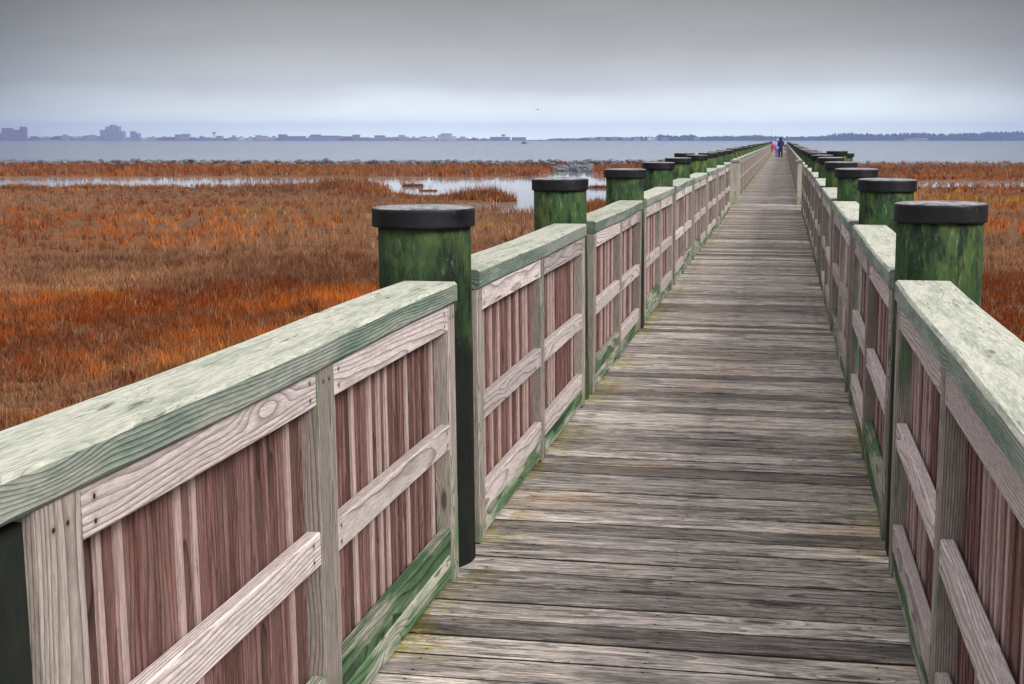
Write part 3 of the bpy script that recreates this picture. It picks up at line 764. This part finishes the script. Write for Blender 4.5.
bm = bmesh.new(); bmesh.ops.create_icosphere(bm, subdivisions=1, radius=1); IV = np.array([v_.co[:] for v_ in bm.verts]); IF = np.array([[q.index for q in f_.verts] for f_ in bm.faces]); bm.free()
cnt = 0; VV = []; FF = []; CC = []
xq = -90.0
while xq < 1110:
    topz = fz(np.interp(xq, pxs, pys)) 
    for layer in range(3):
        hz = max(1.2, (topz - ZW) * (1 - .30 * layer) * rg.uniform(.86, 1.06))
        rr = rg.uniform(2.2, 4.2) * (1 if hz > 6 else .6)
        Pp = far(xq + rg.uniform(-1.5, 1.5), SH + 60 - layer * 28 + rg.uniform(-10, 10))
        if xq < 545: Pp = far(xq, SH + 70 + rg.uniform(0, 20))
        sv = IV * np.array([rr * 1.25, rr * 1.25, hz / 2]) * rg.uniform(.8, 1.2, (len(IV), 1)) + np.array([Pp.x, Pp.y, ZW + hz / 2])
        VV.append(sv); FF.append(IF + cnt); cnt += len(IV); CC.append(np.tile(np.array([.035, .05, .03]) * rg.uniform(.6, 1.5), (len(IV), 1)))
        if xq < 545: break
    xq += rg.uniform(.5, 1.2) if xq > 545 else rg.uniform(1, 2.4)
M['attr'] = attrmat('far_foliage')
o = raw('far_woods', np.concatenate(VV).tolist(), np.concatenate(FF).tolist(), M['attr'], np.concatenate(CC)); tag(o, kind='stuff')

# small dark boat and gull
P = far(524, 1050); root = empty('motorboat', (P.x, P.y, ZW), YAW)
mb = MB(); hull = []
for (x, w_, zb, zt) in ((-2.2, .75, 0, .8), (-1, .9, -.05, .75), (.5, .85, -.05, .8), (1.6, .5, .05, .95), (2.3, .05, .4, 1.1)): hull.append([(x, -w_, zt), (x, -w_ * .6, zb), (x, w_ * .6, zb), (x, w_, zt)])
v = [p for h_ in hull for p in h_]; f = []
for i in range(4):
    for k_ in range(4): f.append((i * 4 + k_, i * 4 + (k_ + 1) % 4, (i + 1) * 4 + (k_ + 1) % 4, (i + 1) * 4 + k_))
f += [(3, 2, 1, 0), (16, 17, 18, 19)]
raw('hull', v, f, plain('boat_dark_paint', (.03, .035, .06)), parent=root)
mb = MB(); mb.box(-.9, .5, -.55, .55, .82, 1.7); mb.build('cabin', plain('boat_cabin', (.07, .07, .09)), root)
tag(root, 'tiny dark boat alone on the bay below the skyline', 'boat')
P = far(538, 90); gz_ = H + (139.5 - 110) * 90 / 1335
v = [(-.55, .02, .10), (-.28, .10, .14), (-.05, .08, .02), (0, .22, .0), (.05, .08, .02), (.28, .10, .14), (.55, .02, .10), (.28, -.02, .13), (.04, -.05, .0), (0, -.25, 0), (-.04, -.05, .0), (-.28, -.02, .13), (0, .02, -.06), (0, .05, .07)]
f = [(0, 1, 11), (1, 2, 10, 11), (5, 6, 7), (4, 5, 7, 8), (2, 3, 12), (3, 4, 12), (4, 8, 12), (8, 9, 12), (9, 10, 12), (10, 2, 12), (3, 2, 13), (4, 3, 13), (8, 4, 13), (9, 8, 13), (10, 9, 13), (2, 10, 13)]
o = raw('gull', v, f, plain('gull_feathers', (.3, .3, .32))); o.location = (P.x, P.y, gz_); o.rotation_euler = (0, .2, YAW + .3)
tag(o, 'small gull flying above the centre of the skyline', 'bird')

# ------------------------------------------------------------------ people (about 120 m away)
def skinned(name, joints, edges, mat, parent=None, sub=1):
    me = bpy.data.meshes.new(name); me.from_pydata([j[:3] for j in joints], edges, [])
    o = link(name, me, parent); me.materials.append(mat)
    bpy.context.view_layer.objects.active = o
    md = o.modifiers.new('skin', 'SKIN'); 
    for i, j in enumerate(joints):
        rr = j[3] if len(j) > 3 else .06
        me.skin_vertices[0].data[i].radius = (rr, j[4] if len(j) > 4 else rr)
    me.skin_vertices[0].data[0].use_root = True
    sb = o.modifiers.new('sub', 'SUBSURF'); sb.levels = sub; sb.render_levels = sub
    for p in me.polygons: p.use_smooth = True
    return o
def mk_skin_layer(me):
    pass
def person(loc, rz, h, coat, trousers, hat, label, longcoat=False, lean=0.0, arm_up=0.0):
    s = h / 1.75; root = empty('person', loc, rz); S = lambda *a: tuple(q * s for q in a)
    l = lean
    J = [S(0, 0, .95, .14, .11), S(0, l * .4, 1.15, .14, .10), S(0, l * .8, 1.38, .16, .10), S(0, l, 1.50, .055, .055), S(0, l * 1.25, 1.60, .085, .095), S(0, l * 1.35, 1.70, .075, .085),
         S(-.10, 0, .88, .09, .09), S(-.11, .02, .48, .062, .062), S(-.11, -.01, .09, .042, .042), S(-.12, .14, .04, .04, .03),
         S(.10, 0, .88, .09, .09), S(.11, .03, .48, .062, .062), S(.12, 0, .09, .042, .042), S(.13, .15, .04, .04, .03),
         S(-.20, l * .9, 1.40, .055, .055), S(-.25, l * .6, 1.14, .045, .045), S(-.20, .14 + l + arm_up * .1, .98 + arm_up, .035, .035), S(-.18, .22 + l, .97 + arm_up, .03, .04),
         S(.20, l * .9, 1.40, .055, .055), S(.25, l * .6, 1.14, .045, .045), S(.20, .14 + l, .98 + arm_up, .035, .035), S(.18, .22 + l, .97 + arm_up, .03, .04)]
    E = [(0, 1), (1, 2), (2, 3), (3, 4), (4, 5), (0, 6), (6, 7), (7, 8), (8, 9), (0, 10), (10, 11), (11, 12), (12, 13), (2, 14), (14, 15), (15, 16), (16, 17), (2, 18), (18, 19), (19, 20), (20, 21)]
    skinned('body', J, E, SKIN, root)
    # jacket: torso and sleeves just outside the body
    Jj = [S(0, 0, .74 if longcoat else .90, .19, .15), S(0, l * .4, 1.15, .165, .125), S(0, l * .8, 1.36, .185, .125), S(0, l, 1.47, .08, .08),
          S(-.215, l * .9, 1.40, .072, .072), S(-.255, l * .6, 1.14, .06, .06), S(-.205, .12 + l + arm_up * .1, .99 + arm_up, .05, .05),
          S(.215, l * .9, 1.40, .072, .072), S(.255, l * .6, 1.14, .06, .06), S(.205, .12 + l, .99 + arm_up, .05, .05)]
    skinned('jacket', Jj, [(0, 1), (1, 2), (2, 3), (2, 4), (4, 5), (5, 6), (2, 7), (7, 8), (8, 9)], coat, root)
    Jt = [S(0, 0, .93, .15, .12), S(-.10, 0, .84, .105, .105), S(-.11, .02, .48, .078, .078), S(-.11, -.01, .10, .062, .062), S(.10, 0, .84, .105, .105), S(.11, .03, .48, .078, .078), S(.12, 0, .10, .062, .062)]
    skinned('trousers', Jt, [(0, 1), (1, 2), (2, 3), (0, 4), (4, 5), (5, 6)], trousers, root)
    # hood / hair shell, nose, eyes
    mb = MB(); mb.lathe([(.05, 1.50), (.105, 1.55), (.118, 1.64), (.105, 1.73), (.06, 1.785), (.01, 1.80)], 14, center=(0, l * 1.25 - .025)); 
    mb.v = [v_ * s for v_ in mb.v]; mb.build('hood', hat, root, True)
    mb = MB(); mb.lathe([(.004, 1.60), (.018, 1.615), (.008, 1.65)], 6, center=(0, l * 1.3 + .105)); mb.v = [v_ * s for v_ in mb.v]; mb.build('nose', SKIN, root, True)
    for e in (-1, 1):
        mb = MB(); mb.lathe([(.002, 1.655), (.012, 1.665), (.002, 1.675)], 6, center=(e * .035, l * 1.3 + .098)); mb.v = [v_ * s for v_ in mb.v]; mb.build('eye', glass, root, True)
    tag(root, label, 'person'); return root
SKIN = plain('skin', (.55, .34, .26), .6, .05)
_m = bpy.data.meshes.new('t')
navy, black = plain('navy_coat', (.012, .014, .05)), plain('black_cloth', (.01, .01, .014)); red = plain('red_jacket', (.62, .03, .07)); lav = plain('lavender_cloth', (.36, .30, .72)); pale = plain('pale_trousers', (.5, .42, .42)); blue = plain('blue_jacket', (.10, .10, .42))
def gp(px, Z): p_ = far(px, Z); return (p_.x, p_.y, .0)
_orig_from = None
def people():
    person(gp(780.8, 117), .3, 1.76, navy, black, navy, 'adult in long navy coat standing on the boardwalk, back to the camera', True, .03)
    person(gp(777.4, 121), .5, 1.62, lav, blue, lav, 'person in lavender hood standing just left of the navy coat', False, .05, .1)
    person(gp(773.4, 132), .0, 1.32, red, pale, plain('pink_hat', (.75, .45, .5)), 'child in bright red jacket on the far boardwalk', False, .02)
# skin vertex layers must exist before radii are set: the Skin modifier makes them through its operator-free RNA call
def skinned(name, joints, edges, mat, parent=None, sub=1):
    """grow a tapered, continuous surface round the joints (own skinning: a capsule hull per bone, fused by voxel remesh)"""
    bmm = bmesh.new()
    for (a, b) in edges:
        A, B = joints[a], joints[b]; pa, pb = Vector(A[:3]), Vector(B[:3]); n = 5
        for i in range(n + 1):
            q = i / n; c = pa.lerp(pb, q); rx = A[3] * (1 - q) + B[3] * q; ry = A[4] * (1 - q) + B[4] * q
            mt = Matrix.Translation(c) @ Matrix.Diagonal((rx, ry, (rx + ry) / 2, 1))
            bmesh.ops.create_icosphere(bmm, subdivisions=2, radius=1, matrix=mt)
    me = bpy.data.meshes.new(name); bmm.to_mesh(me); bmm.free(); me.materials.append(mat)
    o = link(name, me, parent)
    md = o.modifiers.new('fuse', 'REMESH'); md.mode = 'VOXEL'; md.voxel_size = .02; md.use_smooth_shade = True
    sm = o.modifiers.new('smooth', 'SMOOTH'); sm.iterations = 3; sm.factor = .5
    return o
people()
# fishing rods leaning on the left railing
for i, (px_, Z) in enumerate(((769.6, 128), (776.0, 137))):
    P = far(px_, Z); x = XL - .035 + .06
    mb = MB(); root = empty('fishing_rod', (x if i == 0 else P.x, P.y, .0), 0)
    mb.lathe([(.016, .02), (.013, .9), (.008, 1.6), (.004, 2.7 if i == 0 else 2.6)], 6, lean=(-.015, .05)); mb.build('rod', black, root)
    mb = MB(); mb.lathe([(.02, .02), (.024, .06), (.022, .4)], 8, lean=(-.015, .05)); mb.build('grip', plain('cork_grip', (.4, .25, .15)), root)
    mb = MB(); mb.lathe([(.03, .46), (.035, .50), (.03, .54)], 8, center=(.03, .05), lean=(-.015, .05)); mb.build('reel', black, root)
    tag(root, 'thin upright fishing rod by the far left railing' if i == 0 else 'thin upright fishing rod beside the lavender hooded person', 'fishing rod')

# ------------------------------------------------------------------ haze
import os
def haze_box():
    m = bpy.data.materials.new('sea_haze'); m.use_nodes = True; t = NT(m.node_tree)
    vol = t.n('ShaderNodeVolumePrincipled'); vol.inputs['Color'].default_value = (.42, .54, 1.0, 1); vol.inputs['Density'].default_value = 2.7e-4
    vol.inputs['Anisotropy'].default_value = .2
    o_ = t.n('ShaderNodeOutputMaterial'); t.t.links.new(vol.outputs[0], o_.inputs[1])
    c = [FWD * z + SIDE * s for z, s in ((-80, -3300), (-80, 3300), (SH + 460, 3300), (SH + 460, -3300))]
    v = [(p.x, p.y, -4) for p in c] + [(p.x, p.y, 46) for p in c]
    o = raw('haze', v, [(3, 2, 1, 0), (4, 5, 6, 7), (0, 1, 5, 4), (1, 2, 6, 5), (2, 3, 7, 6), (3, 0, 4, 7)], m); tag(o, kind='stuff')
haze_box()

# ------------------------------------------------------------------ sky and sun
SUN_EL, SUN_AZ = R(40), R(120)      # direction the light comes from: to the right and a little behind
w = bpy.data.worlds.new('World'); sc.world = w; w.use_nodes = True; t = NT(w.node_tree)
sky = t.n('ShaderNodeTexSky'); sky.sky_type = 'NISHITA'; sky.sun_disc = False; sky.sun_elevation = SUN_EL; sky.sun_rotation = SUN_AZ
d = t.n('ShaderNodeTexCoord').outputs['Generated']
s3 = t.n('ShaderNodeSeparateXYZ', None, Vector=d)
cl = t.noise(t.vm('MULTIPLY', d, (4.0, 4.0, 18)), 1, 5, .55); cl2 = t.noise(t.vm('MULTIPLY', d, (9, 9, 36)), 1, 5, .6)
el = t.m('ADD', s3.outputs[2], t.m('MULTIPLY', t.m('SUBTRACT', cl, .5), .028))
rp = t.n('ShaderNodeValToRGB', None, Fac=t.m('MULTIPLY', el, 1.0)); cr = rp.color_ramp
stops = [(0.0, (1.6, 1.85, 1.88)), (.02, (1.12, 1.24, 1.27)), (.04, (.66, .70, .73)), (.07, (.44, .435, .43)), (.11, (.27, .258, .25)), (.20, (.45, .45, .46)), (.5, (.72, .72, .74)), (1.0, (.85, .84, .83))]
cr.elements[0].position = 0; cr.elements[0].color = c4(*stops[0][1]); cr.elements[1].position = 1; cr.elements[1].color = c4(*stops[-1][1])
for p_, c_ in stops[1:-1]: e = cr.elements.new(p_); e.color = c4(*c_)
# the pale break in the cloud lies straight ahead, low over the bay
b0 = (FWD + SIDE * ((560 - PX) / 1335)).normalized()
dot = t.n('ShaderNodeVectorMath', {'operation': 'DOT_PRODUCT'}, i0=d, i1=(b0.x, b0.y, 0)).outputs['Value']
az = t.rng(dot, math.cos(R(29)), math.cos(R(6)), .13, 1.0)
az = t.m('MAXIMUM', az, t.rng(s3.outputs[2], .12, .35))
az = t.m('ADD', az, t.rng(dot, .2, -.8, 0, 1.0))      # added fill: unseen sky behind the viewer, brightened to light upright faces
br = t.m('MULTIPLY', az, t.rng(cl2, .3, .7, .975, 1.025))
clouds = t.mix(1.0, rp.outputs[0], t.n('ShaderNodeCombineColor', None, Red=br, Green=br, Blue=br).outputs[0], 'MULTIPLY')
bg1 = t.n('ShaderNodeBackground', None, Color=sky.outputs[0], Strength=.08)
bg2 = t.n('ShaderNodeBackground', None, Color=clouds, Strength=1.0)
mx = t.n('ShaderNodeMixShader', None, i0=.92, i1=bg1, i2=bg2)
o_ = t.n('ShaderNodeOutputWorld'); t.put(o_.inputs[0], mx)
sun = link('sun', bpy.data.lights.new('sun', 'SUN')); sun.data.energy = 3.0; sun.data.angle = R(22); sun.data.color = (1, .96, .9)
L = Vector((math.sin(SUN_AZ) * math.cos(SUN_EL), math.cos(SUN_AZ) * math.cos(SUN_EL), math.sin(SUN_EL)))
sun.rotation_euler = L.to_track_quat('Z', 'Y').to_euler()
